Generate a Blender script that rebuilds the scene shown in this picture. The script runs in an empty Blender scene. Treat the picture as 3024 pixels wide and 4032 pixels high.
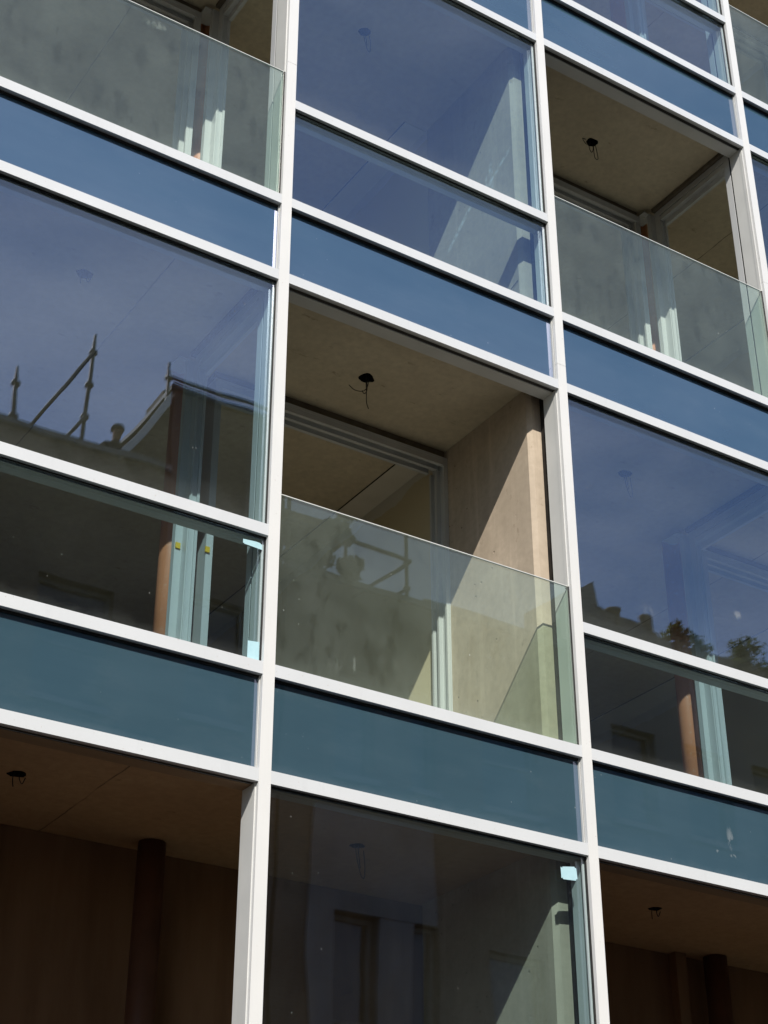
import bpy, bmesh, math, random
from mathutils import Vector, Matrix

random.seed(7)
scene = bpy.context.scene
C = scene.collection

# ------------------------------------------------------------------ camera
W = 2.0055                 # bay width between mullion centres
FH = 3.0                   # floor to floor
ZO = -0.95                 # street level is z = 0
HEAD = 2.4426              # head transom centre above the sill transom
MID = 0.7783               # rail transom centre above the sill transom
TH = 0.0664                # face height of a transom
MW = 0.0665                # face width of a mullion
CEIL = 2.51                # soffit above the sill
cam_d = bpy.data.cameras.new("camera")
cam = bpy.data.objects.new("camera", cam_d)
C.objects.link(cam)
scene.camera = cam
CAM = Vector((-3.5773, -6.5547, 2.5640 + ZO))
YAW, PITCH = 0.5755, 0.5268
cam.location = CAM
cam.rotation_euler = (math.pi / 2 + PITCH, 0.0, -YAW)
cam_d.sensor_fit = 'VERTICAL'
cam_d.sensor_height = 36.0
cam_d.lens = 6521.3 / 4032.0 * 36.0
cam_d.clip_start = 0.05
cam_d.clip_end = 2000.0

# ------------------------------------------------------------------ light
SUN = Vector((0.52, 1.0, -0.965)).normalized()      # direction the light travels
elev = math.asin(-SUN.z)
azim = math.atan2(-SUN.x, -SUN.y)
sun_d = bpy.data.lights.new("sun", 'SUN')
sun_d.energy = 4.6
sun_d.angle = math.radians(0.5)
sun_d.color = (1.0, 0.95, 0.87)
sun = bpy.data.objects.new("sun", sun_d)
sun.rotation_euler = SUN.to_track_quat('-Z', 'Y').to_euler()
sun.location = (-20, -40, 40)
C.objects.link(sun)

world = bpy.data.worlds.new("World")
scene.world = world
world.use_nodes = True
wn, wl = world.node_tree.nodes, world.node_tree.links
wn.clear()
w_out = wn.new('ShaderNodeOutputWorld')
w_bg = wn.new('ShaderNodeBackground')
sky = wn.new('ShaderNodeTexSky')
sky.sky_type = 'NISHITA'
sky.sun_disc = False
sky.sun_elevation = elev
sky.sun_rotation = azim % (2 * math.pi)
sky.air_density = 1.0
sky.dust_density = 0.6
sky.ozone_density = 2.4
# thin high cloud drifting over the blue
w_tc = wn.new('ShaderNodeTexCoord')
w_map = wn.new('ShaderNodeMapping')
w_map.inputs['Location'].default_value = (5.3, 0.0, 0.0)
w_map.inputs['Scale'].default_value = (1.0, 1.6, 3.2)
w_noise = wn.new('ShaderNodeTexNoise')
w_noise.inputs['Scale'].default_value = 1.7
w_noise.inputs['Detail'].default_value = 5.0
w_noise.inputs['Roughness'].default_value = 0.55
w_ramp = wn.new('ShaderNodeMapRange')
w_ramp.inputs['From Min'].default_value = 0.46
w_ramp.inputs['From Max'].default_value = 0.72
w_ramp.inputs['To Max'].default_value = 0.5
w_mix = wn.new('ShaderNodeMix')
w_mix.data_type = 'RGBA'
w_mix.inputs['B'].default_value = (7.0, 7.4, 8.2, 1)
wl.new(w_tc.outputs['Generated'], w_map.inputs['Vector'])
wl.new(w_map.outputs['Vector'], w_noise.inputs['Vector'])
wl.new(w_noise.outputs['Fac'], w_ramp.inputs['Value'])
wl.new(w_ramp.outputs['Result'], w_mix.inputs['Factor'])
wl.new(sky.outputs['Color'], w_mix.inputs['A'])
wl.new(w_mix.outputs['Result'], w_bg.inputs['Color'])
w_bg.inputs['Strength'].default_value = 0.115
wl.new(w_bg.outputs['Background'], w_out.inputs['Surface'])

scene.view_settings.view_transform = 'Standard'
scene.view_settings.look = 'None'
scene.view_settings.exposure = 0.35
scene.view_settings.gamma = 1.0
scene.render.engine = 'CYCLES'
cy = scene.cycles
cy.max_bounces = 14
cy.diffuse_bounces = 5
cy.glossy_bounces = 5
cy.transmission_bounces = 8
cy.transparent_max_bounces = 24
cy.caustics_reflective = False
cy.caustics_refractive = False
cy.use_denoising = True
try:
    cy.denoiser = 'OPENIMAGEDENOISE'
    cy.denoising_input_passes = 'RGB_ALBEDO_NORMAL'
except Exception:
    pass

# ------------------------------------------------------------------ helpers
def sill(f):
    return FH * f + ZO

class MB:
    """collects boxes, prisms and tubes for one mesh object"""
    def __init__(self):
        self.bm = bmesh.new()

    def box(self, x0, x1, y0, y1, z0, z1, mi=0):
        bm = self.bm
        v = [bm.verts.new((x, y, z)) for x in (x0, x1) for y in (y0, y1) for z in (z0, z1)]
        for idx in ((0, 1, 3, 2), (4, 6, 7, 5), (0, 4, 5, 1), (2, 3, 7, 6), (0, 2, 6, 4), (1, 5, 7, 3)):
            bm.faces.new([v[i] for i in idx]).material_index = mi
        return self

    def prism(self, pts, axis, a, b, mi=0):
        """extrude a 2-D outline along an axis: axis 'x' takes (y,z), 'y' takes (x,z), 'z' takes (x,y)"""
        bm = self.bm
        def P(p, t):
            return {'x': (t, p[0], p[1]), 'y': (p[0], t, p[1]), 'z': (p[0], p[1], t)}[axis]
        lo = [bm.verts.new(P(p, a)) for p in pts]
        hi = [bm.verts.new(P(p, b)) for p in pts]
        n = len(pts)
        bm.faces.new(lo[::-1]).material_index = mi
        bm.faces.new(hi).material_index = mi
        for i in range(n):
            bm.faces.new((lo[i], lo[(i + 1) % n], hi[(i + 1) % n], hi[i])).material_index = mi
        return self

    def tube(self, pts, r, seg=8, mi=0, cap=True):
        bm = self.bm
        pts = [Vector(p) for p in pts]
        rs = r if isinstance(r, (list, tuple)) else [r] * len(pts)
        rings = []
        ref = None
        for i, p in enumerate(pts):
            if i == 0:
                d = pts[1] - p
            elif i == len(pts) - 1:
                d = p - pts[i - 1]
            else:
                d = (pts[i + 1] - p).normalized() + (p - pts[i - 1]).normalized()
            d = d.normalized() if d.length > 1e-9 else Vector((0, 0, 1))
            if ref is None or abs(ref.dot(d)) > 0.95:
                ref = Vector((1, 0, 0)) if abs(d.x) < 0.8 else Vector((0, 1, 0))
            u = d.cross(ref).normalized()
            v = d.cross(u).normalized()
            ref = v.cross(d) * -1 if False else ref
            ring = [bm.verts.new(p + (u * math.cos(2 * math.pi * k / seg) + v * math.sin(2 * math.pi * k / seg)) * rs[i]) for k in range(seg)]
            rings.append(ring)
        for a, b in zip(rings, rings[1:]):
            for k in range(seg):
                f = bm.faces.new((a[k], a[(k + 1) % seg], b[(k + 1) % seg], b[k]))
                f.material_index = mi
                f.smooth = True
        if cap:
            bm.faces.new(rings[0][::-1]).material_index = mi
            bm.faces.new(rings[-1]).material_index = mi
        return self

    def build(self, name, mats, parent=None, loc=None, bevel=0.0):
        bmesh.ops.recalc_face_normals(self.bm, faces=self.bm.faces[:])
        me = bpy.data.meshes.new(name)
        self.bm.to_mesh(me)
        self.bm.free()
        if not isinstance(mats, (list, tuple)):
            mats = [mats]
        for m in mats:
            me.materials.append(m)
        o = bpy.data.objects.new(name, me)
        C.objects.link(o)
        if parent is not None:
            o.parent = parent
        if loc is not None:
            o.location = loc
        if bevel:
            b = o.modifiers.new("bevel", 'BEVEL')
            b.width = bevel
            b.segments = 2
            b.limit_method = 'ANGLE'
        return o

def tag(o, label=None, cat=None, group=None, kind=None):
    if label: o['label'] = label
    if cat: o['category'] = cat
    if group: o['group'] = group
    if kind: o['kind'] = kind
    return o

def empty(name, loc, label, cat, group=None):
    o = bpy.data.objects.new(name, None)
    o.location = loc
    o.empty_display_size = 0.3
    C.objects.link(o)
    return tag(o, label, cat, group)

# ------------------------------------------------------------------ materials
def new_mat(name):
    m = bpy.data.materials.new(name)
    m.use_nodes = True
    nt = m.node_tree
    nt.nodes.clear()
    out = nt.nodes.new('ShaderNodeOutputMaterial')
    return m, nt, out

def N(nt, kind, **kw):
    n = nt.nodes.new('ShaderNode' + kind)
    for k, v in kw.items():
        if k in n.inputs:
            n.inputs[k].default_value = v
        else:
            setattr(n, k, v)
    return n

def coords(nt, scale=(1, 1, 1), offset=(0, 0, 0)):
    tc = N(nt, 'TexCoord')
    mp = N(nt, 'Mapping')
    mp.inputs['Scale'].default_value = scale
    mp.inputs['Location'].default_value = offset
    nt.links.new(tc.outputs['Object'], mp.inputs['Vector'])
    return mp.outputs['Vector']

def noise(nt, vec, scale, detail=4.0, rough=0.55):
    n = N(nt, 'TexNoise')
    n.inputs['Scale'].default_value = scale
    n.inputs['Detail'].default_value = detail
    n.inputs['Roughness'].default_value = rough
    nt.links.new(vec, n.inputs['Vector'])
    return n.outputs['Fac']

def rng(nt, val, a, b, c, d):
    n = N(nt, 'MapRange')
    for k, v in (('From Min', a), ('From Max', b), ('To Min', c), ('To Max', d)):
        n.inputs[k].default_value = v
    nt.links.new(val, n.inputs['Value'])
    return n.outputs['Result']

def mathn(nt, op, a, b=None):
    n = N(nt, 'Math', operation=op)
    for i, v in enumerate((a, b)):
        if v is None: continue
        if isinstance(v, (int, float)): n.inputs[i].default_value = v
        else: nt.links.new(v, n.inputs[i])
    return n.outputs[0]

def mixc(nt, fac, a, b):
    n = N(nt, 'Mix', data_type='RGBA')
    if isinstance(fac, (int, float)): n.inputs['Factor'].default_value = fac
    else: nt.links.new(fac, n.inputs['Factor'])
    for k, v in (('A', a), ('B', b)):
        if isinstance(v, (tuple, list)): n.inputs[k].default_value = (v[0], v[1], v[2], 1)
        else: nt.links.new(v, n.inputs[k])
    return n.outputs['Result']

def bsdf(nt, out, color, rough=0.6, spec=0.5, metal=0.0, bump=None, bump_d=0.01, bump_s=0.5):
    b = N(nt, 'BsdfPrincipled')
    if isinstance(color, (tuple, list)): b.inputs['Base Color'].default_value = (*color[:3], 1)
    else: nt.links.new(color, b.inputs['Base Color'])
    if isinstance(rough, (int, float)): b.inputs['Roughness'].default_value = rough
    else: nt.links.new(rough, b.inputs['Roughness'])
    b.inputs['Specular IOR Level'].default_value = spec
    b.inputs['Metallic'].default_value = metal
    if bump is not None:
        bp = N(nt, 'Bump')
        bp.inputs['Distance'].default_value = bump_d
        bp.inputs['Strength'].default_value = bump_s
        nt.links.new(bump, bp.inputs['Height'])
        nt.links.new(bp.outputs['Normal'], b.inputs['Normal'])
    if out is not None:
        nt.links.new(b.outputs['BSDF'], out.inputs['Surface'])
    return b

def mottled(name, c1, c2, scale=3.0, rough=0.6, spec=0.4, detail=5, stretch=(1, 1, 1), lo=0.35, hi=0.7, bump_d=0.0):
    m, nt, out = new_mat(name)
    v = coords(nt, stretch)
    f = rng(nt, noise(nt, v, scale, detail), lo, hi, 0, 1)
    col = mixc(nt, f, c1, c2)
    bsdf(nt, out, col, rough, spec, bump=f if bump_d else None, bump_d=bump_d)
    return m

# powder-coated white aluminium of the curtain wall, with faint handling marks and specks of dirt
def white_metal(name, a_, b_, rough):
    m, nt, out = new_mat(name)
    v = coords(nt)
    a = rng(nt, noise(nt, coords(nt, (1, 1, 1)), 2.2, 6), 0.3, 0.75, 0, 1)
    base = mixc(nt, a, a_, b_)
    vs = coords(nt, (16.0, 16.0, 1.2), (5, 2, 1))
    base = mixc(nt, rng(nt, noise(nt, vs, 1.0, 5, 0.7), 0.55, 0.75, 0, 0.35), base, tuple(c * 0.90 for c in b_))
    sp = rng(nt, noise(nt, v, 55.0, 1, 0.4), 0.735, 0.77, 0, 0.5)
    base = mixc(nt, sp, base, (0.45, 0.41, 0.36))
    bsdf(nt, out, base, rng(nt, a, 0, 1, rough, rough + 0.08), 0.55)
    return m
M_white = white_metal('white_powder_coat', (0.695, 0.69, 0.675), (0.64, 0.64, 0.63), 0.36)
M_white2 = white_metal('white_powder_coat_transom', (0.62, 0.635, 0.65), (0.565, 0.58, 0.595), 0.33)
M_lining = mottled('pale_aluminium_lining', (0.60, 0.60, 0.58), (0.54, 0.545, 0.53), 4.0, 0.42, 0.5)
M_alu = mottled('satin_aluminium_frame', (0.54, 0.55, 0.55), (0.47, 0.48, 0.485), 6.0, 0.38, 0.5, stretch=(1, 1, 0.2))
M_gap_shade = mottled('shade_toned_gap_fill', (0.17, 0.145, 0.11), (0.12, 0.10, 0.078), 9.0, 0.95, 0.1)  # dark filler: soft shade under the ceiling put into its colour
M_gasket = mottled('black_rubber_gasket', (0.012, 0.012, 0.012), (0.03, 0.028, 0.025), 9.0, 0.6, 0.3)
M_void = mottled('dark_void_fill', (0.018, 0.016, 0.014), (0.035, 0.03, 0.025), 12.0, 0.95, 0.1)

# splashes, drips and chalk marks: [(a, b, half width, half height, strength)] in the plane of the two named axes
def marks(nt, spots, ax=('X', 'Z'), nscale=38.0, stretch=(1, 1, 0.45), lo=0.50, hi=0.60):
    tc = N(nt, 'TexCoord'); sep = N(nt, 'SeparateXYZ')
    nt.links.new(tc.outputs['Object'], sep.inputs[0])
    n = noise(nt, coords(nt, stretch), nscale, 4, 0.7)
    tot = None
    for a, b, ra, rb, st in spots:
        u = mathn(nt, 'DIVIDE', mathn(nt, 'SUBTRACT', sep.outputs[ax[0]], a), ra)
        v = mathn(nt, 'DIVIDE', mathn(nt, 'SUBTRACT', sep.outputs[ax[1]], b), rb)
        d = mathn(nt, 'ADD', mathn(nt, 'MULTIPLY', u, u), mathn(nt, 'MULTIPLY', v, v))
        m = mathn(nt, 'MULTIPLY', rng(nt, d, 0.0, 1.0, 1, 0), st)
        m = mathn(nt, 'MULTIPLY', m, rng(nt, mathn(nt, 'ADD', n, mathn(nt, 'MULTIPLY', rng(nt, d, 0, 1, 1, 0), 0.06)), lo, hi, 0, 1))
        tot = m if tot is None else mathn(nt, 'MAXIMUM', tot, m)
    return tot

def streak_line(nt, p0, p1, w, st, ax=('Y', 'Z')):
    tc = N(nt, 'TexCoord'); sep = N(nt, 'SeparateXYZ')
    nt.links.new(tc.outputs['Object'], sep.inputs[0])
    L = math.hypot(p1[0] - p0[0], p1[1] - p0[1]); cx, cz = (p1[0] - p0[0]) / L, (p1[1] - p0[1]) / L
    a = mathn(nt, 'SUBTRACT', sep.outputs[ax[0]], p0[0]); b = mathn(nt, 'SUBTRACT', sep.outputs[ax[1]], p0[1])
    u = mathn(nt, 'ADD', mathn(nt, 'MULTIPLY', a, cx), mathn(nt, 'MULTIPLY', b, cz))
    v = mathn(nt, 'ABSOLUTE', mathn(nt, 'SUBTRACT', mathn(nt, 'MULTIPLY', a, cz), mathn(nt, 'MULTIPLY', b, cx)))
    n = noise(nt, coords(nt), 26.0, 5, 0.7)
    m = mathn(nt, 'MULTIPLY', rng(nt, v, w * 0.3, w, 1, 0), mathn(nt, 'MULTIPLY', rng(nt, u, -0.02, 0.05, 0, 1), rng(nt, u, L - 0.06, L + 0.02, 1, 0)))
    return mathn(nt, 'MULTIPLY', mathn(nt, 'MULTIPLY', m, st), rng(nt, n, 0.40, 0.58, 0, 1))

def concrete(name, lite, dark, crack_x=(), streak=True):
    m, nt, out = new_mat(name)
    v = coords(nt)
    big = rng(nt, noise(nt, v, 1.6, 6, 0.6), 0.32, 0.72, 0, 1)
    col = mixc(nt, big, lite, dark)
    fine = rng(nt, noise(nt, v, 22.0, 4, 0.6), 0.35, 0.72, 0, 0.42)
    col = mixc(nt, fine, col, tuple(c * 0.72 for c in dark))
    if streak:                                   # vertical laitance runs left by the formwork
        vs = coords(nt, (11.0, 11.0, 0.6), (3.1, 1.7, 0.4))
        s = rng(nt, noise(nt, vs, 1.0, 5, 0.65), 0.52, 0.68, 0, 0.34)
        col = mixc(nt, s, col, tuple(min(1, c * 1.28) for c in lite))
        vs2 = coords(nt, (7.0, 7.0, 0.45), (9.1, 4.7, 2.4))
        s2 = rng(nt, noise(nt, vs2, 1.0, 4, 0.6), 0.53, 0.70, 0, 0.30)
        col = mixc(nt, s2, col, tuple(c * 0.75 for c in dark))
    # air holes
    vo = N(nt, 'TexVoronoi')
    vo.inputs['Scale'].default_value = 13.0
    nt.links.new(v, vo.inputs['Vector'])
    msk = rng(nt, noise(nt, v, 2.3, 2), 0.53, 0.60, 0, 1 if streak else 0)
    hole = mathn(nt, 'MULTIPLY', rng(nt, vo.outputs['Distance'], 0.05, 0.10, 1, 0), msk)
    col = mixc(nt, mathn(nt, 'MULTIPLY', hole, 0.75), col, (0.09, 0.065, 0.045))
    # rusty dabs
    r = rng(nt, noise(nt, coords(nt, (1.0, 2.2, 1.3), (4, 2, 9)), 6.5, 6, 0.7), 0.63, 0.74, 0, 0.6)
    col = mixc(nt, r, col, (0.14, 0.085, 0.045))
    if streak:                                   # chalk left by the strikers on one wall
        for p0, p1, w_ in (((0.27, 9.61), (0.57, 9.43), 0.022), ((0.50, 9.64), (0.49, 9.39), 0.030), ((0.55, 9.56), (0.56, 9.40), 0.02), ((0.73, 9.44), (1.04, 9.20), 0.028)):
            col = mixc(nt, streak_line(nt, p0, p1, w_, 0.75), col, (0.80, 0.78, 0.74))
        tide = rng(nt, noise(nt, coords(nt, (1, 1, 1), (8, 8, 1)), 0.9, 5, 0.6), 0.5, 0.60, 0, 0.42)
        col = mixc(nt, tide, col, tuple(c * 0.80 for c in dark))
    h = mathn(nt, 'SUBTRACT', big, mathn(nt, 'MULTIPLY', hole, 3.0))
    for cx in crack_x:                           # board joints in the cast soffit
        tc = N(nt, 'TexCoord'); sep = N(nt, 'SeparateXYZ')
        nt.links.new(tc.outputs['Object'], sep.inputs[0])
        wob = rng(nt, noise(nt, v, 6.0, 4), 0, 1, -0.012, 0.012)
        d = mathn(nt, 'ABSOLUTE', mathn(nt, 'ADD', mathn(nt, 'SUBTRACT', sep.outputs['X'], cx), wob))
        line = mathn(nt, 'MULTIPLY', rng(nt, d, 0.002, 0.007, 1, 0), rng(nt, noise(nt, v, 4.0, 3), 0.35, 0.55, 0.25, 0.75))
        col = mixc(nt, line, col, (0.07, 0.05, 0.035))
    bsdf(nt, out, col, 0.82, 0.25, bump=h, bump_d=0.004, bump_s=0.6)
    return m
M_wall = concrete('board_marked_concrete', (0.56, 0.465, 0.36), (0.45, 0.37, 0.28))
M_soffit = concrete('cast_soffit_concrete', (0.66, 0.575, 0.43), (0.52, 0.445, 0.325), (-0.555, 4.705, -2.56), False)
M_floor = mottled('screed_floor', (0.29, 0.25, 0.20), (0.24, 0.205, 0.16), 2.5, 0.9, 0.2)
M_ply = mottled('brown_plywood', (0.30, 0.17, 0.09), (0.20, 0.11, 0.055), 1.2, 0.7, 0.3, stretch=(5, 5, 0.7))
M_dim_lining = mottled('dimmed_head_lining', (0.30, 0.21, 0.13), (0.24, 0.165, 0.10), 2.0, 0.7, 0.3, stretch=(0.5, 4, 4))  # lowest-storey lining, its dim brownish light put into the colour
M_plyfloor = mottled('brown_membrane_floor', (0.17, 0.095, 0.05), (0.13, 0.07, 0.036), 3, 0.8, 0.3)
M_lowsoffit = concrete('bounce_tinted_soffit_concrete', (0.52, 0.36, 0.21), (0.42, 0.28, 0.16), (-0.525,), False)  # lowest soffit: warm bounce light put into the browner colour
def plaster():
    m, nt, out = new_mat('plaster_lined_wall')
    tc = N(nt, 'TexCoord'); sep = N(nt, 'SeparateXYZ')
    nt.links.new(tc.outputs['Object'], sep.inputs[0])
    v = coords(nt)
    zz = mathn(nt, 'ADD', sep.outputs['Z'], rng(nt, noise(nt, v, 2.2, 5, 0.6), 0.25, 0.75, -0.05, 0.05))
    fl = mathn(nt, 'FRACT', mathn(nt, 'DIVIDE', mathn(nt, 'SUBTRACT', zz, ZO), FH))
    skim = rng(nt, fl, 0.803, 0.806, 0, 1)        # skimmed joint along the top of each storey's lining
    col = mixc(nt, skim, (0.60, 0.52, 0.35), (0.64, 0.60, 0.52))
    bsdf(nt, out, col, 0.8, 0.2)
    return m
M_plaster = plaster()
M_skim = mottled('skim_plaster', (0.66, 0.62, 0.54), (0.58, 0.54, 0.46), 3.0, 0.8, 0.2)
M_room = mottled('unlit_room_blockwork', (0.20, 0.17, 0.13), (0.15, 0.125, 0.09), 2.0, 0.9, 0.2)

def pipe_mat():
    m, nt, out = new_mat('terracotta_plastic_pipe')
    v = coords(nt, (1, 1, 0.4))
    a = rng(nt, noise(nt, v, 7, 4), 0.3, 0.7, 0, 1)
    col = mixc(nt, a, (0.62, 0.25, 0.125), (0.50, 0.19, 0.09))
    d = rng(nt, noise(nt, coords(nt), 30, 3), 0.62, 0.72, 0, 0.3)
    col = mixc(nt, d, col, (0.6, 0.5, 0.42))
    bsdf(nt, out, col, 0.5, 0.4)
    return m
M_pipe = pipe_mat()
M_pipe2 = mottled('shade_toned_pipe', (0.15, 0.068, 0.04), (0.11, 0.05, 0.03), 6, 0.5, 0.4)  # darker pipe for the lowest storey, weaker light put into its colour

# panes
def facing_fresnel(nt, f0):
    lw = N(nt, 'LayerWeight')
    lw.inputs['Blend'].default_value = 0.5
    x5 = mathn(nt, 'POWER', lw.outputs['Facing'], 5.0)
    return mathn(nt, 'ADD', mathn(nt, 'MULTIPLY', x5, 1.0 - f0), f0)

def ripple(nt, amount, scale=1.5):
    v = coords(nt, (1.0, 1.0, 0.8))
    bp = N(nt, 'Bump')
    bp.inputs['Strength'].default_value = 1.0
    bp.inputs['Distance'].default_value = amount
    oi = N(nt, 'ObjectInfo'); ad = N(nt, 'VectorMath', operation='ADD'); cb = N(nt, 'CombineXYZ')
    nt.links.new(mathn(nt, 'MULTIPLY', oi.outputs['Random'], 37.0), cb.inputs['X']); nt.links.new(oi.outputs['Random'], cb.inputs['Y'])
    nt.links.new(v, ad.inputs[0]); nt.links.new(cb.outputs[0], ad.inputs[1])
    nt.links.new(noise(nt, ad.outputs[0], scale, 1.5, 0.4), bp.inputs['Height'])
    return bp.outputs['Normal']

def specks(nt, dens=0.745, scale=26.0):
    v = coords(nt, (1.0, 1.0, 0.75), (3.3, 0, 1.2))
    vo = N(nt, 'TexVoronoi'); vo.inputs['Scale'].default_value = scale
    nt.links.new(v, vo.inputs['Vector'])
    sp = rng(nt, vo.outputs['Distance'], 0.07, 0.11, 1, 0)
    wn_ = N(nt, 'TexWhiteNoise', noise_dimensions='3D')
    nt.links.new(vo.outputs['Position'], wn_.inputs['Vector'])
    keep = rng(nt, wn_.outputs['Value'], 0.90, 0.905, 0, 1)
    area = rng(nt, noise(nt, v, 2.0, 2), 0.45, 0.65, 0.15, 1)
    return mathn(nt, 'MULTIPLY', mathn(nt, 'MULTIPLY', sp, keep), area)

def bottom_dust(nt):
    tc = N(nt, 'TexCoord'); sep = N(nt, 'SeparateXYZ')
    nt.links.new(tc.outputs['Generated'], sep.inputs[0])
    n = noise(nt, coords(nt, (1, 1, 1)), 9.0, 5, 0.7)
    return mathn(nt, 'MULTIPLY', rng(nt, mathn(nt, 'ADD', sep.outputs['Z'], rng(nt, n, 0.3, 0.7, -0.05, 0.05)), 0.0, 0.11, 1, 0), rng(nt, n, 0.3, 0.7, 0.4, 1.0))

def glass(name, tint, refl, f0, dust=0.02, smudge=0.0, speck=0.2, wobble=0.0016, dust_col=(0.62, 0.62, 0.58), spots=()):
    m, nt, out = new_mat(name)
    nrm = ripple(nt, wobble)
    t = N(nt, 'BsdfTransparent'); t.inputs['Color'].default_value = (*tint, 1)
    g = N(nt, 'BsdfGlossy'); g.inputs['Color'].default_value = (*refl, 1); g.inputs['Roughness'].default_value = 0.0
    nt.links.new(nrm, g.inputs['Normal'])
    mx = N(nt, 'MixShader')
    nt.links.new(facing_fresnel(nt, f0), mx.inputs[0])
    nt.links.new(t.outputs[0], mx.inputs[1]); nt.links.new(g.outputs[0], mx.inputs[2])
    d = N(nt, 'BsdfDiffuse'); d.inputs['Color'].default_value = (*dust_col, 1)
    v = coords(nt, (1, 1, 1), (1.7, 0, 0.3))
    n1 = noise(nt, v, 2.2, 6, 0.6)
    dm = rng(nt, n1, 0.36, 0.66, dust - smudge, dust + smudge)
    wipe = rng(nt, noise(nt, coords(nt, (2.2, 1, 0.9), (7, 0, 3)), 3.4, 8, 0.66), 0.53, 0.60, 0, 0.32)
    dm = mathn(nt, 'MULTIPLY', dm, mathn(nt, 'SUBTRACT', 1.0, wipe))
    dm = mathn(nt, 'ADD', dm, mathn(nt, 'MULTIPLY', bottom_dust(nt), 0.035))
    dm = mathn(nt, 'MAXIMUM', dm, mathn(nt, 'MULTIPLY', specks(nt), speck))
    if spots:
        dm = mathn(nt, 'MAXIMUM', dm, marks(nt, spots))
    mx2 = N(nt, 'MixShader')
    nt.links.new(dm, mx2.inputs[0])
    nt.links.new(mx.outputs[0], mx2.inputs[1]); nt.links.new(d.outputs[0], mx2.inputs[2])
    nt.links.new(mx2.outputs[0], out.inputs['Surface'])
    return m
M_pane = glass('solar_control_glass', (0.88, 0.975, 0.985), (0.80, 0.83, 1.0), 0.165, 0.002, 0.0015, spots=((3.34, 6.275, 0.06, 0.03, 0.16), (2.60, 6.10, 0.10, 0.05, 0.05)))
M_balu = glass('clear_balustrade_glass', (0.87, 0.945, 0.905), (1.0, 1.0, 1.0), 0.062, 0.047, 0.013, 0.45, 0.0012, (0.58, 0.64, 0.59),
               ((0.39, 5.166, 0.10, 0.12, 0.085), (0.51, 5.21, 0.02, 0.08, 0.14), (-0.90, 8.99, 0.13, 0.05, 0.12), (0.15, 5.14, 0.12, 0.09, 0.05), (3.6, 9.2, 0.2, 0.12, 0.04)))

def spandrel_mat():
    m, nt, out = new_mat('blue_backed_spandrel_glass')
    v = coords(nt)
    col = mixc(nt, rng(nt, noise(nt, v, 1.5, 3), 0.3, 0.7, 0, 1), (0.042, 0.088, 0.118), (0.051, 0.100, 0.132))
    sm = rng(nt, noise(nt, coords(nt, (1, 1, 2.5), (2, 0, 8)), 3.0, 6, 0.7), 0.52, 0.8, 0, 0.03)
    col = mixc(nt, mathn(nt, 'MAXIMUM', mathn(nt, 'MULTIPLY', specks(nt), 0.6), sm), col, (0.45, 0.5, 0.5))
    col = mixc(nt, mathn(nt, 'MULTIPLY', bottom_dust(nt), 0.10), col, (0.42, 0.46, 0.5))
    col = mixc(nt, rng(nt, noise(nt, coords(nt, (0.35, 1, 2.6), (1, 0, 5)), 2.6, 5, 0.6), 0.40, 0.70, 0, 0.30), col, (0.030, 0.070, 0.100))
    col = mixc(nt, marks(nt, ((3.072, 4.77, 0.035, 0.08, 0.20), (3.078, 4.668, 0.03, 0.014, 0.40), (2.96, 4.675, 0.012, 0.014, 0.35), (1.0, 5.10, 0.2, 0.1, 0.05)), nscale=30.0), col, (0.7, 0.72, 0.72))
    d = N(nt, 'BsdfDiffuse'); nt.links.new(col, d.inputs['Color'])
    g = N(nt, 'BsdfGlossy'); g.inputs['Color'].default_value = (0.70, 0.72, 1.0, 1); g.inputs['Roughness'].default_value = 0.0
    nt.links.new(ripple(nt, 0.0012), g.inputs['Normal'])
    mx = N(nt, 'MixShader')
    nt.links.new(facing_fresnel(nt, 0.225), mx.inputs[0])
    nt.links.new(d.outputs[0], mx.inputs[1]); nt.links.new(g.outputs[0], mx.inputs[2])
    nt.links.new(mx.outputs[0], out.inputs['Surface'])
    return m
M_span = spandrel_mat()
M_wire = mottled('black_cable_sheath', (0.015, 0.013, 0.012), (0.03, 0.026, 0.022), 20, 0.5, 0.4)
M_paper = mottled('pale_blue_paper_label', (0.42, 0.62, 0.68), (0.38, 0.58, 0.64), 30, 0.8, 0.2)
M_yellow = mottled('yellow_plastic', (0.75, 0.50, 0.03), (0.66, 0.42, 0.02), 20, 0.5, 0.4)

# ------------------------------------------------------------------ the street
def slab_obj(name, mat, x0, x1, y0, y1, z0, z1):
    return tag(MB().box(x0, x1, y0, y1, z0, z1).build(name, mat), kind='structure')
M_ground = mottled('ground_earth', (0.16, 0.14, 0.11), (0.12, 0.11, 0.09), 0.6, 0.95, 0.1)
M_asphalt = mottled('asphalt', (0.055, 0.054, 0.052), (0.042, 0.042, 0.042), 12, 0.9, 0.3, bump_d=0.004)
M_paving = mottled('concrete_paving', (0.21, 0.20, 0.185), (0.17, 0.165, 0.155), 4, 0.9, 0.2)
M_kerb = mottled('granite_kerb', (0.30, 0.29, 0.28), (0.22, 0.22, 0.21), 18, 0.85, 0.3)
gm = MB(); gm.prism([(-600, -600), (600, -600), (600, 600), (-600, 600)], 'z', -0.5, -0.13)
tag(gm.build('ground', M_ground), kind='structure')
slab_obj('road', M_asphalt, -80, 80, -9.6, -3.4, -0.40, -0.12)
slab_obj('pavement', M_paving, -80, 80, -3.25, 0.6, -0.40, 0.0)
slab_obj('pavement_opposite', M_paving, -80, 80, -12.05, -9.75, -0.40, 0.0)
slab_obj('kerb', M_kerb, -80, 80, -3.398, -3.252, -0.40, 0.004)
slab_obj('kerb_opposite', M_kerb, -80, 80, -9.748, -9.602, -0.40, 0.004)

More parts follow.
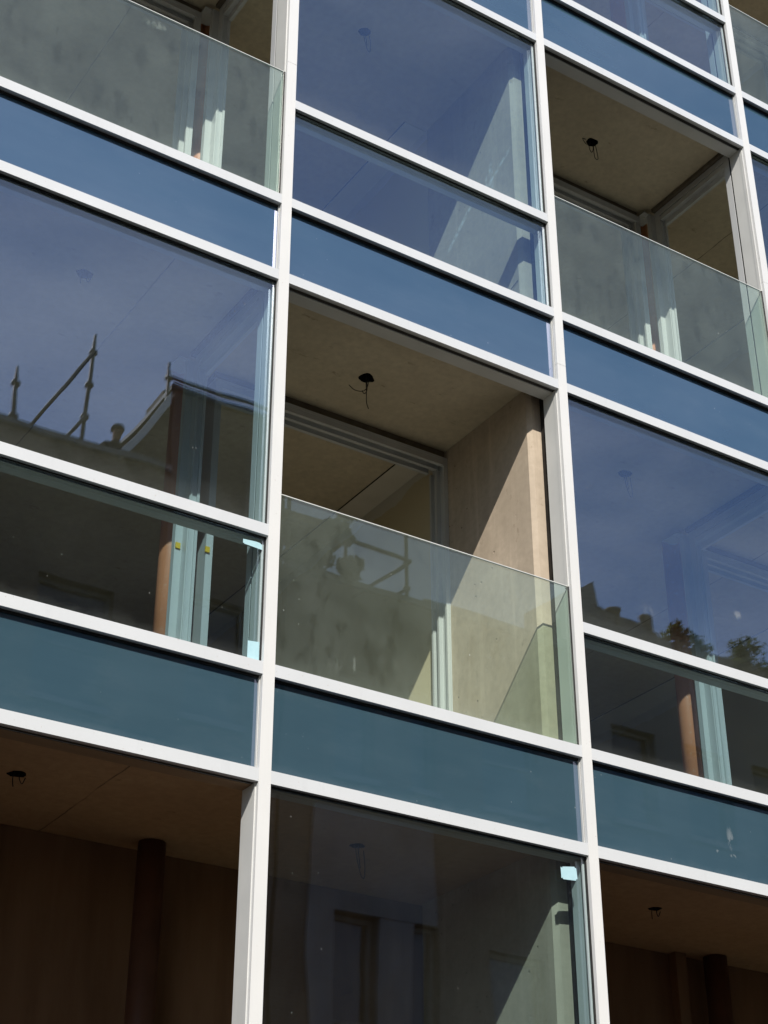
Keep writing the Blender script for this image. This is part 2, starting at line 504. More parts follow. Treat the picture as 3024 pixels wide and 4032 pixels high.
# ------------------------------------------------------------------ the glass-fronted building
B0, B1 = -2, 3             # bays -2 .. 3 ; bay b lies between mullions b and b+1
F0, F1 = 1, 4              # storeys
bld = empty('apartment_building', (0, 0, 0), 'unfinished apartment block with a white aluminium and blue glass grid front', 'building')
TOP = sill(F1 + 1) + 0.25

def is_open(b, f):
    return (b + f) % 2 == 0

def part(mb, name, mats, label=None, parent=bld, bevel=0.0):
    o = mb.build(name, mats, parent, bevel=bevel)
    if label: o['label'] = label
    return o

# mullions: face cap, dark glazing slot, box section behind
for i in range(B0, B1 + 2):
    x = i * W
    mb = MB()
    cuts = [sill(1) - 0.6, sill(2) + 2.60 if i == 1 else (sill(2) + 2.2 if i == 3 else sill(3) + 1.1), TOP]
    for a, b_ in zip(cuts, cuts[1:]):
        mb.box(x - MW / 2, x + MW / 2, 0.0, 0.024, a + 0.0011, b_ - 0.0011)
    mb.box(x - MW / 2 + 0.006, x + MW / 2 - 0.006, 0.025, 0.060, cuts[0], cuts[-1], 1)
    mb.box(x - MW / 2 + 0.0015, x + MW / 2 - 0.0015, 0.061, 0.150, cuts[0], cuts[-1])
    part(mb, 'mullion', [M_white, M_gasket])

for b in range(B0, B1 + 1):
    xl, xr = b * W + MW / 2, (b + 1) * W - MW / 2
    for f in range(F0, F1 + 1):
        s = sill(f)
        op = is_open(b, f)
        def transom(zc, deep_top, deep_bot):
            z0, z1 = zc - TH / 2, zc + TH / 2
            mb = MB().box(xl + .0006, xr - .0006, 0.002, 0.024, z0, z1)
            mb.box(xl + .0006, xr - .0006, 0.0245, 0.060, z0 + 0.005, z1 - 0.005, 1)
            mb.box(xl + .0006, xr - .0006, 0.0605, 0.148, z0 + 0.0012, z1 - 0.0012, 2)
            # slim bead under the cap, seen from the street
            mb.box(xl + .0006, xr - .0006, 0.0285, 0.0325, z0 + 0.0005, z0 + 0.0048, 2)
            part(mb, 'transom', [M_white2, M_gasket, M_lining])
        transom(s, 1, 1)
        transom(s + HEAD, 1, 1)
        if f == F1:
            transom(sill(f + 1), 1, 1)
        # spandrel between this head and the next floor's sill
        z0, z1 = s + HEAD + TH / 2 - 0.004, sill(f + 1) - TH / 2 + 0.004
        sp = MB().box(xl - 0.004, xr + 0.004, 0.042, 0.056, z0, z1)
        o = part(sp, 'spandrel_panel', M_span)
        MB().box(xl + .006, xr - .006, 0.030, 0.0412, z1 - 0.016, z1 - 0.0045).build('head_shade_strip', M_gasket, o)  # black strip added to deepen the shade under the transom
        for xx in (xl, xr - 0.005):
            MB().box(xx, xx + 0.005, 0.0262, 0.0412, z0 + .004, z1 - .004).build('edge_gasket', M_lining, o)
        # reveal: head board and two side boards with a shadow joint
        zt, zb = s + HEAD - TH / 2, s + TH / 2
        zg = s + 1.028
        for side, xx in ((-1, xl), (1, xr)):
            t = 0.0035
            rv = MB()
            def brd(y0, y1, za, zb_, off=0.0, mi=0):
                if side < 0: rv.box(xx - 0.001, xx + t + off, y0, y1, za, zb_, mi)
                else: rv.box(xx - t - off, xx + 0.001, y0, y1, za, zb_, mi)
            if op:
                brd(0.0245, 0.052, zg + 0.002, zt, 0.0025)
                brd(0.0245, 0.030, zb, zg, 0.004, 1)
                brd(0.0305, 0.052, zb, zg, 0.0)
                brd(0.0545, 0.155, zb, zt)
            else:
                brd(0.0610, 0.0675, zb, zt, 0.003)
                brd(0.0680, 0.155, zb, zt)
            part(rv, 'side_lining', [M_lining, M_gasket])
        rv = MB()
        if op:
            rv.box(xl + .004, xr - .004, 0.062, 0.155, zt - 0.0012, zt + 0.012)
            rv.box(xl + .004, xr - .004, 0.040, 0.062, zt + 0.0035, zt + 0.0045, 1)
        else:
            rv.box(xl + .004, xr - .004, 0.0615, 0.155, zt - 0.0012, zt + 0.012)
            part(MB().box(xl + .004, xr - .004, 0.0615, 0.155, s + MID - TH / 2 - 0.0012, s + MID - TH / 2 + 0.01), 'rail_lining', M_lining)
        part(rv, 'head_lining', [M_lining if f > 1 or not op else M_dim_lining, M_gasket])
        if op:
            gl = MB().box(xl + 0.005, xr - 0.006, 0.0255, 0.0375, s + TH / 2 - 0.002, s + 1.028)
            o = part(gl, 'glass_balustrade', M_balu)
            sb = MB().box(xl + 0.0052, xr - 0.0062, 0.0262, 0.0368, s + 1.0283, s + 1.0335)
            sb.build('polished_top_edge', M_lining, o)
        else:
            transom(s + MID, 1, 1)
            wnd = MB()
            for za, zb_ in ((s + TH / 2, s + MID - TH / 2), (s + MID + TH / 2, s + HEAD - TH / 2)):
                for xx in (xl, xr - 0.007):
                    wnd.box(xx, xx + 0.007, 0.0262, 0.033, za, zb_)
                wnd.box(xl + .007, xr - .007, 0.0262, 0.033, zb_ - 0.006, zb_ - 0.0008)
                wnd.box(xl + .007, xr - .007, 0.0262, 0.033, za + 0.0008, za + 0.004)
            wo = part(wnd, 'window', M_gasket)
            for za, zb_ in ((s + TH / 2 - 0.004, s + MID - TH / 2 + 0.004), (s + MID + TH / 2 - 0.004, s + HEAD - TH / 2 + 0.004)):
                MB().box(xl - 0.003, xr + 0.003, 0.034, 0.058, za, zb_).build('pane', M_pane, wo)
            # bright spacer seen through the edge of the double glazing
            for xx in (xl + 0.003, xr - 0.015):
                for za, zb_ in ((s + TH / 2, s + MID - TH / 2), (s + MID + TH / 2, s + HEAD - TH / 2)):
                    MB().box(xx, xx + 0.012, 0.041, 0.051, za, zb_).build('glazing_spacer', M_lining, wo)

# floor slabs, one cast bay each, with the hole left for the ceiling lamp
HOLE_Y = 0.68
def lamp_hole(b, f):
    x = {(-1, 1): -0.934, (0, 1): 1.015, (1, 1): 3.132, (-1, 2): -0.927, (0, 2): 0.985, (1, 2): 3.091, (0, 3): 0.952, (1, 3): 3.038}.get((b, f), (b + 0.5) * W + 0.03)
    return (x, HOLE_Y if f > 1 else 0.79)

def slab_bay(b, f):
    """ceiling of storey f / floor of storey f+1 in bay b"""
    rnd = random.Random(b * 31 + f)
    bm = bmesh.new()
    x0, x1, y0, y1 = b * W, (b + 1) * W, 0.075, 6.0
    zb, zt = sill(f) + CEIL, sill(f + 1) - 0.03
    hx, hy = lamp_hole(b, f)
    n = 22
    rim = []
    hr = rnd.uniform(0.034, 0.047) if (b, f) != (0, 2) else 0.045
    for k in range(n):
        a = 2 * math.pi * k / n
        r = hr * (1 + rnd.uniform(-0.22, 0.22))
        rim.append((hx + r * 1.12 * math.cos(a), hy + r * math.sin(a)))
    outer = [(x0, y0), (x1, y0), (x1, y1), (x0, y1)]
    vo = [bm.verts.new((x, y, zb)) for x, y in outer]
    vi = [bm.verts.new((x, y, zb)) for x, y in rim]
    vu = [bm.verts.new((hx + (x - hx) * 0.92, hy + (y - hy) * 0.92, zb + 0.10)) for x, y in rim]
    eo = [bm.edges.new((vo[i], vo[(i + 1) % 4])) for i in range(4)]
    ei = [bm.edges.new((vi[i], vi[(i + 1) % n])) for i in range(n)]
    bmesh.ops.triangle_fill(bm, edges=eo + ei, use_beauty=True)
    for f_ in [f_ for f_ in bm.faces if all(v in vi for v in f_.verts)]:
        bm.faces.remove(f_)
    for i in range(n):
        bm.faces.new((vi[i], vi[(i + 1) % n], vu[(i + 1) % n], vu[i])).material_index = 2  # hole sides near black: the shade inside is put into the colour
    bm.faces.new(vu).material_index = 2
    vt = [bm.verts.new((x, y, zt)) for x, y in outer]
    bm.faces.new(vt).material_index = 1
    for i in range(4):
        bm.faces.new((vo[i], vo[(i + 1) % 4], vt[(i + 1) % 4], vt[i]))
    mb = MB(); mb.bm.free(); mb.bm = bm
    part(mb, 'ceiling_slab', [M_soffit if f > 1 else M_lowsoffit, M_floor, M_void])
    return
for b in range(B0, B1 + 1):
    for f in range(F0, F1 + 1):
        slab_bay(b, f)
X0, X1 = B0 * W, (B1 + 1) * W
part(MB().box(X0, X1, 0.075, 6.0, sill(1) - 0.5, sill(1) - 0.03), 'ground_floor_slab', M_plyfloor)
part(MB().box(X0 - .1, X1 + .1, 0.03, 6.0, -0.1, sill(1) - 0.52), 'plinth_wall', M_wall)
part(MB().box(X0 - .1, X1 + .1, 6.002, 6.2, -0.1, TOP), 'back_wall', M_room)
part(MB().box(X0 - .3, X0 - .102, 0.03, 6.0, -0.1, TOP), 'end_wall', M_wall)
part(MB().box(X1 + .102, X1 + .3, 0.03, 6.0, -0.1, TOP), 'end_wall', M_wall)
part(MB().box(X0 - .32, X1 + .32, -0.03, 6.2, TOP + 0.002, TOP + 0.06), 'roof_coping', M_white)

# storey by storey: concrete party walls at the odd mullions, sliding-door frames between
def party_wall(i, f):
    x = i * W
    za, zb = sill(f) - 0.028, sill(f) + CEIL - 0.002
    h, c, y0 = 0.111, 0.026, 0.216
    y1 = 1.27 if f > 1 else 1.46
    out = [(x - h, y1), (x - h, y0 + c), (x - h + c, y0), (x + h - c, y0), (x + h, y0 + c), (x + h, y1)]
    mb = MB().prism(out, 'z', za, zb)
    if f > 1:
        mb.box(x - 0.07, x + 0.07, y1 + 0.002, 5.99, za, zb)
    part(mb, 'party_wall', M_wall)
    if f > 1:
        for sgn, d in ((-1, 0.305 if i == 1 else 0.385), (1, 0.22)):
            xa_, xb_ = sorted((x + sgn * 0.1115, x + sgn * 0.075))
            part(MB().box(xa_, xb_, y1 + 0.003, 5.98, za, zb), 'lined_wall', M_plaster)
            xa_, xb_ = sorted((x + sgn * 0.113, x + sgn * d))
            part(MB().box(xa_, xb_, 1.285, 5.97, zb - 0.004, zb + 0.0005), 'ceiling_skim', M_skim)
            xa_, xb_ = sorted((x + sgn * (d + 0.0005), x + sgn * (d + 0.008)))
            part(MB().box(xa_, xb_, 1.285, 5.97, zb - 0.0025, zb + 0.0005), 'ceiling_joint', M_void)
    # dark packing between the wall end and the mullion
    part(MB().box(x - 0.02, x + 0.02, 0.152, 0.214, za, zb), 'foam_packing', M_void)

def side_screen(i, f):
    """frame of the screen that stands square to the front at an even mullion"""
    x = i * W
    s = sill(f)
    xa, xb = x - 0.035, x + 0.027
    zt = s + 2.475
    mb = MB()
    mb.box(xa, xb, 0.172, 0.226, s - 0.028, zt)                       # front post
    mb.box(xa + 0.006, xa + 0.012, 0.2262, 0.233, s - 0.028, zt - 0.12)
    mb.box(xb - 0.014, xb - 0.006, 0.2262, 0.233, s - 0.028, zt - 0.12)
    mb.box(xa, xb, 0.972, 1.030, s - 0.028, zt)                       # rear post
    mb.box(xa + 0.006, xa + 0.012, 0.964, 0.9718, s - 0.028, zt - 0.12)
    mb.box(xb - 0.020, xb - 0.004, 0.958, 0.9718, s - 0.028, zt - 0.12)
    so = part(mb, 'side_screen', M_alu)
    h = MB()
    h.box(xa, xb, 0.2265, 0.9715, zt - 0.055, zt)
    h.box(xa + 0.010, xb, 0.2265, 0.9715, zt - 0.062, zt - 0.0555, 1)
    h.box(xa + 0.003, xb, 0.2265, 0.9715, zt - 0.105, zt - 0.0625)
    h.box(xb - 0.022, xb + 0.003, 0.2335, 0.957, zt - 0.150, zt - 0.1055)
    h.build('head_rail', [M_alu, M_gasket], so)
    MB().box(xa, xb, 0.2265, 0.9715, s - 0.028, s + 0.02).build('bottom_rail', M_alu, so)
    # folded corner post behind the screen, with its bolted head plate
    c = MB()
    c.box(xa - 0.046, xa - 0.003, 1.032, 1.072, s - 0.028, s + 2.455)
    c.box(xa - 0.003, xb, 1.0315, 1.060, s - 0.028, s + 2.455)
    c.box(xa - 0.10, xa + 0.012, 1.045, 1.20, s + 2.456, s + 2.464)
    c.build('corner_post', M_alu, so)
    b = MB()
    b.tube([(xa - 0.055, 1.10, s + 2.4555), (xa - 0.055, 1.10, s + 2.449)], 0.009, 8)
    b.build('bolt', M_lining, so)
    part(MB().box(xa + 0.004, xb - 0.004, 0.156, 0.1715, s - 0.028, zt), 'screen_packing', M_gasket)
    part(MB().box(xa - 0.03, xb - 0.005, 0.17, 1.03, zt + 0.002, s + CEIL - 0.002), 'screen_gap_shade', M_gap_shade)  # dark strip standing in for the shade between screen and ceiling

def sliding_frame(b, f):
    """three-track sliding door frame across the back of the loggia"""
    s = sill(f)
    left_screen = b % 2 == 0
    if left_screen:
        x0, x1 = b * W + 0.150, (b + 1) * W - 0.113
    else:
        x0, x1 = b * W + 0.113, (b + 1) * W - 0.138
    zt, zb = s + 2.442, s + 2.387
    ys = (1.100, 1.172, 1.244)
    mb = MB()
    mb.box(x0, x1, 1.098, 1.262, zt - 0.020, zt)                       # head plate
    fo = part(mb, 'sliding_door_frame', M_alu)
    for k, y in enumerate(ys):
        r = MB().box(x0 + 0.028 * k, x1 - 0.028 * k, y, y + 0.017, zb, zt - 0.0205)
        r.box(x0 + 0.028 * k, x1 - 0.028 * k, y - 0.004, y + 0.0215, zb - 0.007, zb - 0.0004)
        r.build('track', M_alu, fo)
    for xx, sg in ((x0, 1), (x1, -1)):
        j = MB()
        wide = left_screen == (sg > 0)                 # the jamb beside the corner post is the broad one
        tb = 0.022 if wide else 0.010
        xs = sorted((xx, xx + sg * tb))
        j.box(xs[0], xs[1], 1.098, 1.262, s - 0.028, zt - 0.0215)
        for k, y in enumerate(ys):
            e = sorted((xx + sg * (tb + 0.0005), xx + sg * ((0.046 + 0.012 * k) if wide else (0.030, 0.042, 0.036)[k])))
            j.box(e[0], e[1], y, y + 0.018, s - 0.028, zb - 0.008)
        j.build('jamb', M_alu, fo)
    q = MB().box(x0, x1, 1.098, 1.262, s - 0.028, s + 0.012)
    q.build('threshold', M_alu, fo)
    part(MB().box(x0 + 0.005, x1 - 0.005, 1.125, 1.25, zt + 0.002, s + CEIL - 0.002), 'head_gap_shade', M_gap_shade)  # dark strip standing in for the shade above the track

for f in range(F0, F1 + 1):
    for i in range(B0, B1 + 2):
        if i % 2:
            party_wall(i, f)
        elif f > 1:
            side_screen(i, f)
    if f > 1:
        for b in range(B0, B1 + 1):
            if is_open(b, f):
                sliding_frame(b, f)
part(MB().box(X0, X1, 1.50, 1.60, sill(1) - 0.028, sill(1) + CEIL - 0.002), 'plywood_partition', M_ply)
for xa_, xb_ in ((3.86, 3.95),):
    part(MB().box(xa_, xb_, 1.43, 1.498, sill(1) - 0.028, sill(1) + CEIL - 0.002), 'plywood_stud', M_ply)
# yellow setting clips on the door frame behind the pipe window
for (x, y, z) in ((-0.060, 1.029, sill(2) + 1.155), (0.160, 1.0945, sill(2) + 1.225), (3.985, 0.957, sill(3) + 0.28)):
    o = part(MB().box(x - 0.017, x + 0.012, y - 0.006, y + 0.003, z - 0.018, z + 0.018), 'setting_clip', M_yellow, 'yellow plastic clip')

# ------------------------------------------------------------------ loose things in the loggias
FLOOR_WORD = {1: 'lowest', 2: 'second', 3: 'third', 4: 'fourth'}
def pipe(i, f, cx, cy, r, label):
    s = sill(f)
    z0, z1 = s - 0.026, s + CEIL - 0.004
    root = empty('drain_pipe', (i * W + cx, cy, z0), label, 'pipe', 'terracotta drain pipes behind the glass front')
    h = z1 - z0
    mb = MB().tube([(0, 0, 0), (0, 0, h)], r, 28)
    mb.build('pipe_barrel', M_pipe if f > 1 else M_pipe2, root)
pipe(0, 1, 0.060, 1.345, 0.076, 'thick shade-toned brown drain pipe in the lowest opening at the left')
pipe(2, 1, 0.158, 1.390, 0.078, 'thick shade-toned brown drain pipe in the lowest opening at the right')
pipe(0, 2, -0.005, 1.25, 0.066, 'terracotta drain pipe beside yellow clips behind the left window')
pipe(2, 2, -0.005, 1.25, 0.066, 'bright terracotta drain pipe standing alone behind the lower right window')
pipe(0, 3, -0.005, 1.25, 0.066, 'terracotta drain pipe behind the dusty balustrade at the upper left')
pipe(2, 3, -0.005, 1.25, 0.066, 'terracotta drain pipe behind the balustrade at the upper right')
pipe(2, 4, -0.005, 1.25, 0.066, 'terracotta drain pipe behind the topmost window at the right')

def cable_tail(b, f, paths, label):
    hx, hy = lamp_hole(b, f)
    z = sill(f) + CEIL
    mb = MB()
    for p in paths:
        pts = [Vector((hx + x, hy + y, z + zz)) for x, y, zz in p]
        # smooth the path
        fine = []
        for k in range(len(pts) - 1):
            p0 = pts[max(k - 1, 0)]; p1 = pts[k]; p2 = pts[k + 1]; p3 = pts[min(k + 2, len(pts) - 1)]
            for t in range(5):
                u = t / 5
                fine.append(0.5 * ((2 * p1) + (p2 - p0) * u + (2 * p0 - 5 * p1 + 4 * p2 - p3) * u * u + (3 * p1 - p0 - 3 * p2 + p3) * u ** 3))
        fine.append(pts[-1])
        mb.tube(fine, 0.0027, 6)
    o = mb.build('ceiling_cable', M_wire)
    tag(o, label, 'cable', 'cable tails hanging from ceiling lamp holes')
tail = [[(-.005, 0, .06), (-.01, -.01, -.02), (.0, .0, -.09), (.015, .02, -.17), (.03, .02, -.21)],
        [(.01, 0, .06), (.02, .01, -.03), (.0, .03, -.08), (-.06, .04, -.09), (-.11, .03, -.075)],
        [(0, .01, .06), (.005, .0, -.05), (-.005, -.01, -.11), (-.03, -.02, -.14), (-.05, -.03, -.13)]]
loops = [[(-.01, 0, .06), (-.02, 0, -.03), (-.07, -.01, -.06), (-.10, -.01, -.02), (-.06, .0, .0), (-.02, 0, .04)],
         [(.01, 0, .06), (.01, .0, -.06), (-.01, .0, -.11), (-.03, .0, -.07), (-.02, 0, .02)],
         [(.02, 0, .05), (.045, .0, -.07), (.05, .0, -.15), (.02, .0, -.15), (.015, 0, -.06), (.02, 0, .03)]]
short = [[(0, 0, .05), (.01, .0, -.02), (.03, .01, -.04), (.04, 0, -.01)], [(-.01, 0, .05), (-.02, .01, -.02), (-.01, .02, -.06)]]
thin = [[(-.01, 0, .06), (.0, .01, -.04), (.03, .01, -.15), (.045, .0, -.17), (.05, .0, -.10), (.04, 0, -.02)],
        [(0, 0, .05), (.01, 0, -.05), (.02, .0, -.12)]]
cable_tail(0, 2, tail, 'black cable tails hanging from the lamp hole in the middle open loggia')
cable_tail(1, 3, loops, 'looped black cables hanging from the lamp hole of the upper right open loggia')
cable_tail(-1, 2, short, 'short black cables in the lamp hole behind the left window')
cable_tail(0, 3, thin, 'thin cable loop hanging from the lamp hole behind the top middle window')
cable_tail(1, 2, thin, 'faint cable loop hanging behind the large right window')
cable_tail(-1, 1, short, 'short cable stub in the lamp hole of the lowest left opening')
cable_tail(1, 1, short, 'short cable stub in the lamp hole of the lowest right opening')
cable_tail(0, 1, thin, 'cable loop hanging behind the dark lowest window')
cable_tail(2, 4, tail, 'black cable tails at the top right corner above the dusty balustrade')

# stray wire along the party wall behind the top middle window
wall_x = W - 0.115
wp = [(wall_x - .002, 0.93, 9.215), (wall_x - .012, 0.80, 9.235), (wall_x - .004, 0.68, 9.232), (wall_x - .014, 0.55, 9.27), (wall_x - .006, 0.47, 9.275), (wall_x - .01, 0.36, 9.33), (wall_x + .0, 0.25, 9.385)]
o = MB().tube([(x, y, z + ZO) for x, y, z in wp], 0.0026, 6).build('loose_wire', M_wire)
tag(o, 'thin stray wire crossing the sunlit concrete wall behind the top middle window', 'wire')

# paper labels stuck on the panes
def label_sheet(pts, y, label):
    bm = bmesh.new()
    lo = [bm.verts.new((x, y, z + ZO)) for x, z in pts]
    hi = [bm.verts.new((x, y - 0.0005, z + ZO)) for x, z in pts]
    n = len(pts)
    bm.faces.new(lo); bm.faces.new(hi[::-1])
    for i in range(n):
        bm.faces.new((lo[i], hi[i], hi[(i + 1) % n], lo[(i + 1) % n]))
    mb = MB(); mb.bm.free(); mb.bm = bm
    o = mb.build('paper_label', M_paper)
    tag(o, label, 'label', 'paper labels stuck on the panes')
yl = 0.0336
label_sheet([(1.802, 5.328), (1.812, 5.322), (1.816, 5.330), (1.895, 5.343), (1.899, 5.335), (1.907, 5.338), (1.912, 5.279), (1.904, 5.277), (1.900, 5.268), (1.816, 5.262), (1.812, 5.270), (1.804, 5.265)], yl,
            'pale rectangular paper label on the dark lowest window')
label_sheet([(-0.161, 6.702), (-0.085, 6.708), (-0.062, 6.706), (-0.050, 6.696), (-0.049, 6.670), (-0.152, 6.676), (-0.156, 6.680), (-0.161, 6.679)], yl,
            'torn pale paper label in the top corner of the left lower pane')
label_sheet([(-0.108, 6.141), (-0.043, 6.148), (-0.041, 6.034), (-0.107, 6.034)], yl,
            'upright pale paper label at the bottom corner of the left lower pane')

# ------------------------------------------------------------------ the other side of the street, seen only as reflections
YB = -12.0
M_brick = None
def brick_mat():
    m, nt, out = new_mat('dark_stock_brick')
    tc = N(nt, 'TexCoord'); sep = N(nt, 'SeparateXYZ'); cmb = N(nt, 'CombineXYZ')
    nt.links.new(tc.outputs['Object'], sep.inputs[0])
    nt.links.new(mathn(nt, 'ADD', sep.outputs['X'], sep.outputs['Y']), cmb.inputs['X'])
    nt.links.new(sep.outputs['Z'], cmb.inputs['Y'])
    br = N(nt, 'TexBrick')
    br.inputs['Scale'].default_value = 4.4
    br.inputs['Color1'].default_value = (0.105, 0.078, 0.058, 1)
    br.inputs['Color2'].default_value = (0.14, 0.10, 0.072, 1)
    br.inputs['Mortar'].default_value = (0.15, 0.14, 0.125, 1)
    br.inputs['Mortar Size'].default_value = 0.014
    nt.links.new(cmb.outputs[0], br.inputs['Vector'])
    bsdf(nt, out, br.outputs['Color'], 0.9, 0.2)
    return m
M_brick = brick_mat()
M_render = mottled('pale_rendered_wall', (0.24, 0.23, 0.22), (0.15, 0.145, 0.14), 1.2, 0.85, 0.2)
M_grey = mottled('grey_rendered_wall', (0.17, 0.17, 0.165), (0.13, 0.13, 0.125), 1.0, 0.9, 0.2)
M_slate = mottled('slate_roof', (0.10, 0.10, 0.105), (0.075, 0.075, 0.08), 6, 0.7, 0.3)
M_coping = mottled('stone_coping', (0.24, 0.23, 0.21), (0.18, 0.17, 0.155), 5, 0.9, 0.2)
M_barge = mottled('painted_barge_board', (0.62, 0.61, 0.57), (0.54, 0.53, 0.50), 5, 0.7, 0.3)
M_glassdark = mottled('dark_window_glass', (0.012, 0.014, 0.016), (0.02, 0.022, 0.024), 2, 0.08, 0.5)
M_sash = mottled('worn_sash_frame', (0.17, 0.17, 0.16), (0.13, 0.13, 0.12), 8, 0.6, 0.3)
M_clay = mottled('grey_clay_chimney_pot', (0.20, 0.18, 0.16), (0.14, 0.13, 0.12), 8, 0.9, 0.2)

def facade(root, x0, x1, ztop, mat, wins, depth=7.0, yb=YB):
    """front wall with real window openings; wins = [(x0,x1,z0,z1)] sorted, grid aligned in columns"""
    mb = MB()
    cols = {}
    for w_ in wins:
        cols.setdefault((w_[0], w_[1]), []).append((w_[2], w_[3]))
    x = x0
    for (a, b), zs in sorted(cols.items()):
        mb.box(x, a, yb - 0.35, yb, 0, ztop)
        z = 0
        for (c, d) in sorted(zs):
            mb.box(a, b, yb - 0.349, yb - 0.001, z, c)
            z = d
        mb.box(a, b, yb - 0.349, yb - 0.001, z, ztop)
        x = b
    mb.box(x, x1, yb - 0.35, yb, 0, ztop)
    mb.box(x0, x0 + 0.3, yb - depth, yb - 0.352, 0, ztop - 1.4)
    mb.box(x1 - 0.3, x1, yb - depth, yb - 0.352, 0, ztop - 1.4)
    mb.box(x0, x1, yb - depth - 0.3, yb - depth - 0.002, 0, ztop - 0.6)
    mb.build('wall', mat, root)
    for (a, b, c, d) in wins:
        w = MB()
        t = 0.06
        w.box(a, a + t, yb - 0.20, yb - 0.14, c, d).box(b - t, b, yb - 0.20, yb - 0.14, c, d)
        w.box(a + t, b - t, yb - 0.20, yb - 0.14, c, c + t).box(a + t, b - t, yb - 0.20, yb - 0.14, d - t, d)
        w.box(a + t, b - t, yb - 0.195, yb - 0.145, (c + d) / 2 - 0.025, (c + d) / 2 + 0.025)
        wo = w.build('window', M_sash, root)
        MB().box(a + t, b - t, yb - 0.185, yb - 0.175, c + t, d - t).build('pane', M_glassdark, wo)
        MB().box(a - 0.06, b + 0.06, yb - 0.10, yb + 0.08, c - 0.09, c - 0.002).build('sill', M_coping, wo)

def grid_wins(x0, x1, n, floors, w=0.95):
    step = (x1 - x0) / n
    out = []
    for k in range(n):
        cx = x0 + step * (k + 0.5)
        for (c, d) in floors:
            out.append((cx - w / 2, cx + w / 2, c, d))
    return out
Zf = ZO    # heights below were read in facade coordinates, street level is ZO lower

# long brick terrace with a flat parapet
h = empty('brick_terrace', (0, 0, 0), 'dark brick terrace with a straight parapet and scaffold poles above it', 'building')
P = 15.05 + Zf
facade(h, -9.0, 4.82, P - 0.10, M_brick, grid_wins(-9.0, 4.8, 6, [(1.0, 2.9), (4.2, 6.2), (7.3, 9.1), (10.2, 11.9)], 1.05))
MB().box(-9.05, 4.83, YB - 0.42, YB + 0.07, P - 0.098, P).build('coping', M_coping, h)
MB().box(-8.7, 4.51, YB - 6.9, YB - 0.36, P - 1.1, P - 0.90).build('flat_roof', M_slate, h)

# taller house with a sloping gable side, a stack and a level roof edge
h = empty('gabled_house', (0, 0, 0), 'taller house with pale sloping barge board and chimney stack next to the terrace', 'building')
zt = 16.40 + Zf
facade(h, 4.84, 6.75, zt, M_brick, [(5.3, 6.2, 1.0, 2.9), (5.3, 6.2, 4.2, 6.2), (5.3, 6.2, 7.3, 9.2), (5.3, 6.2, 10.4, 12.2)], 8.0)
MB().box(4.80, 6.80, YB - 8.3, YB + 0.06, zt + 0.002, zt + 0.07).build('roof_edge', M_slate, h)
g = MB().prism([(4.06, 14.9 + Zf), (4.83, 14.9 + Zf), (4.83, 16.30 + Zf)], 'y', YB - 7.5, YB - 0.03)
g.build('lean_roof', M_brick, h)
g = MB().prism([(4.02, 14.98 + Zf), (4.11, 14.93 + Zf), (4.79, 16.12 + Zf), (4.79, 16.33 + Zf)], 'y', YB - 0.0295, YB + 0.03)
g.build('barge_board', M_barge, h)
s_ = MB().box(4.84, 5.18, YB - 1.0, YB - 0.40, zt + 0.072, 16.52 + Zf + 0.10)
s_.build('chimney_stack', M_brick, h)

# low pale house; its front shows in the lowest window
h = empty('pale_house', (0, 0, 0), 'pale rendered house with tall dark windows and low uneven roof line', 'building')
zt = 13.98 + Zf
facade(h, 6.82, 12.10, zt, M_brick, [(7.73, 8.36, 5.4, 8.11), (8.94, 9.40, 5.4, 8.11), (10.3, 11.3, 5.4, 8.0), (7.73, 8.36, 10.1, 11.7), (8.94, 9.40, 10.1, 11.7), (10.3, 11.3, 10.1, 11.7)], 7.0)
pr = MB()
for (a, b, c, d) in ((7.34, 7.727, 4.0, 9.57), (8.366, 8.934, 4.0, 8.105), (7.727, 9.36, 8.115, 9.57)):
    pr.box(a, b, YB + 0.002, YB + 0.05, c, d)
pr.build('render_panel', M_render, h)
MB().box(6.80, 9.2, YB - 0.40, YB + 0.07, zt + 0.002, zt + 0.10).box(9.203, 12.12, YB - 0.40, YB + 0.07, zt + 0.002, zt + 0.16).build('coping', M_coping, h)
MB().prism([(7.0, zt - 0.3), (12.0, zt - 0.3), (12.0, zt + 0.14), (10.4, zt + 0.12), (9.6, zt + 0.13)], 'y', YB - 6.5, YB - 0.43).build('pitched_roof', M_slate, h)

# house with two chimney pots
h = empty('chimney_house', (0, 0, 0), 'grey house with a parapet pier and two round chimney pots', 'building')
zt = 14.78 + Zf
facade(h, 12.14, 17.5, zt, M_grey, grid_wins(12.5, 17.2, 3, [(1.0, 2.9), (4.2, 6.0), (7.4, 9.2), (10.4, 12.0)], 0.95), 7.0)
MB().prism([(12.15, 14.79 + Zf), (12.74, 14.79 + Zf), (12.70, 15.05 + Zf), (12.66, 15.42 + Zf), (12.40, 15.22 + Zf), (12.15, 15.20 + Zf)], 'y', YB - 1.2, YB - 0.01).build('parapet_pier', M_render, h)
MB().prism([(12.76, 14.79 + Zf), (14.10, 14.79 + Zf), (14.05, 14.88 + Zf), (12.98, 15.00 + Zf), (12.76, 15.04 + Zf)], 'y', YB - 5.0, YB - 0.04).build('pitched_roof', M_slate, h)
for a, b, t in ((13.04, 13.31, 15.13), (13.77, 14.04, 15.18)):
    cx, r = (a + b) / 2, (b - a) / 2
    pt = MB().tube([(cx, YB - 0.16, 14.785 + Zf), (cx, YB - 0.16, t - 0.05 + Zf), (cx, YB - 0.16, t - 0.045 + Zf), (cx, YB - 0.16, t + Zf)], [r, r * 0.92, r, r], 16)
    pt.build('chimney_pot', M_clay, h)

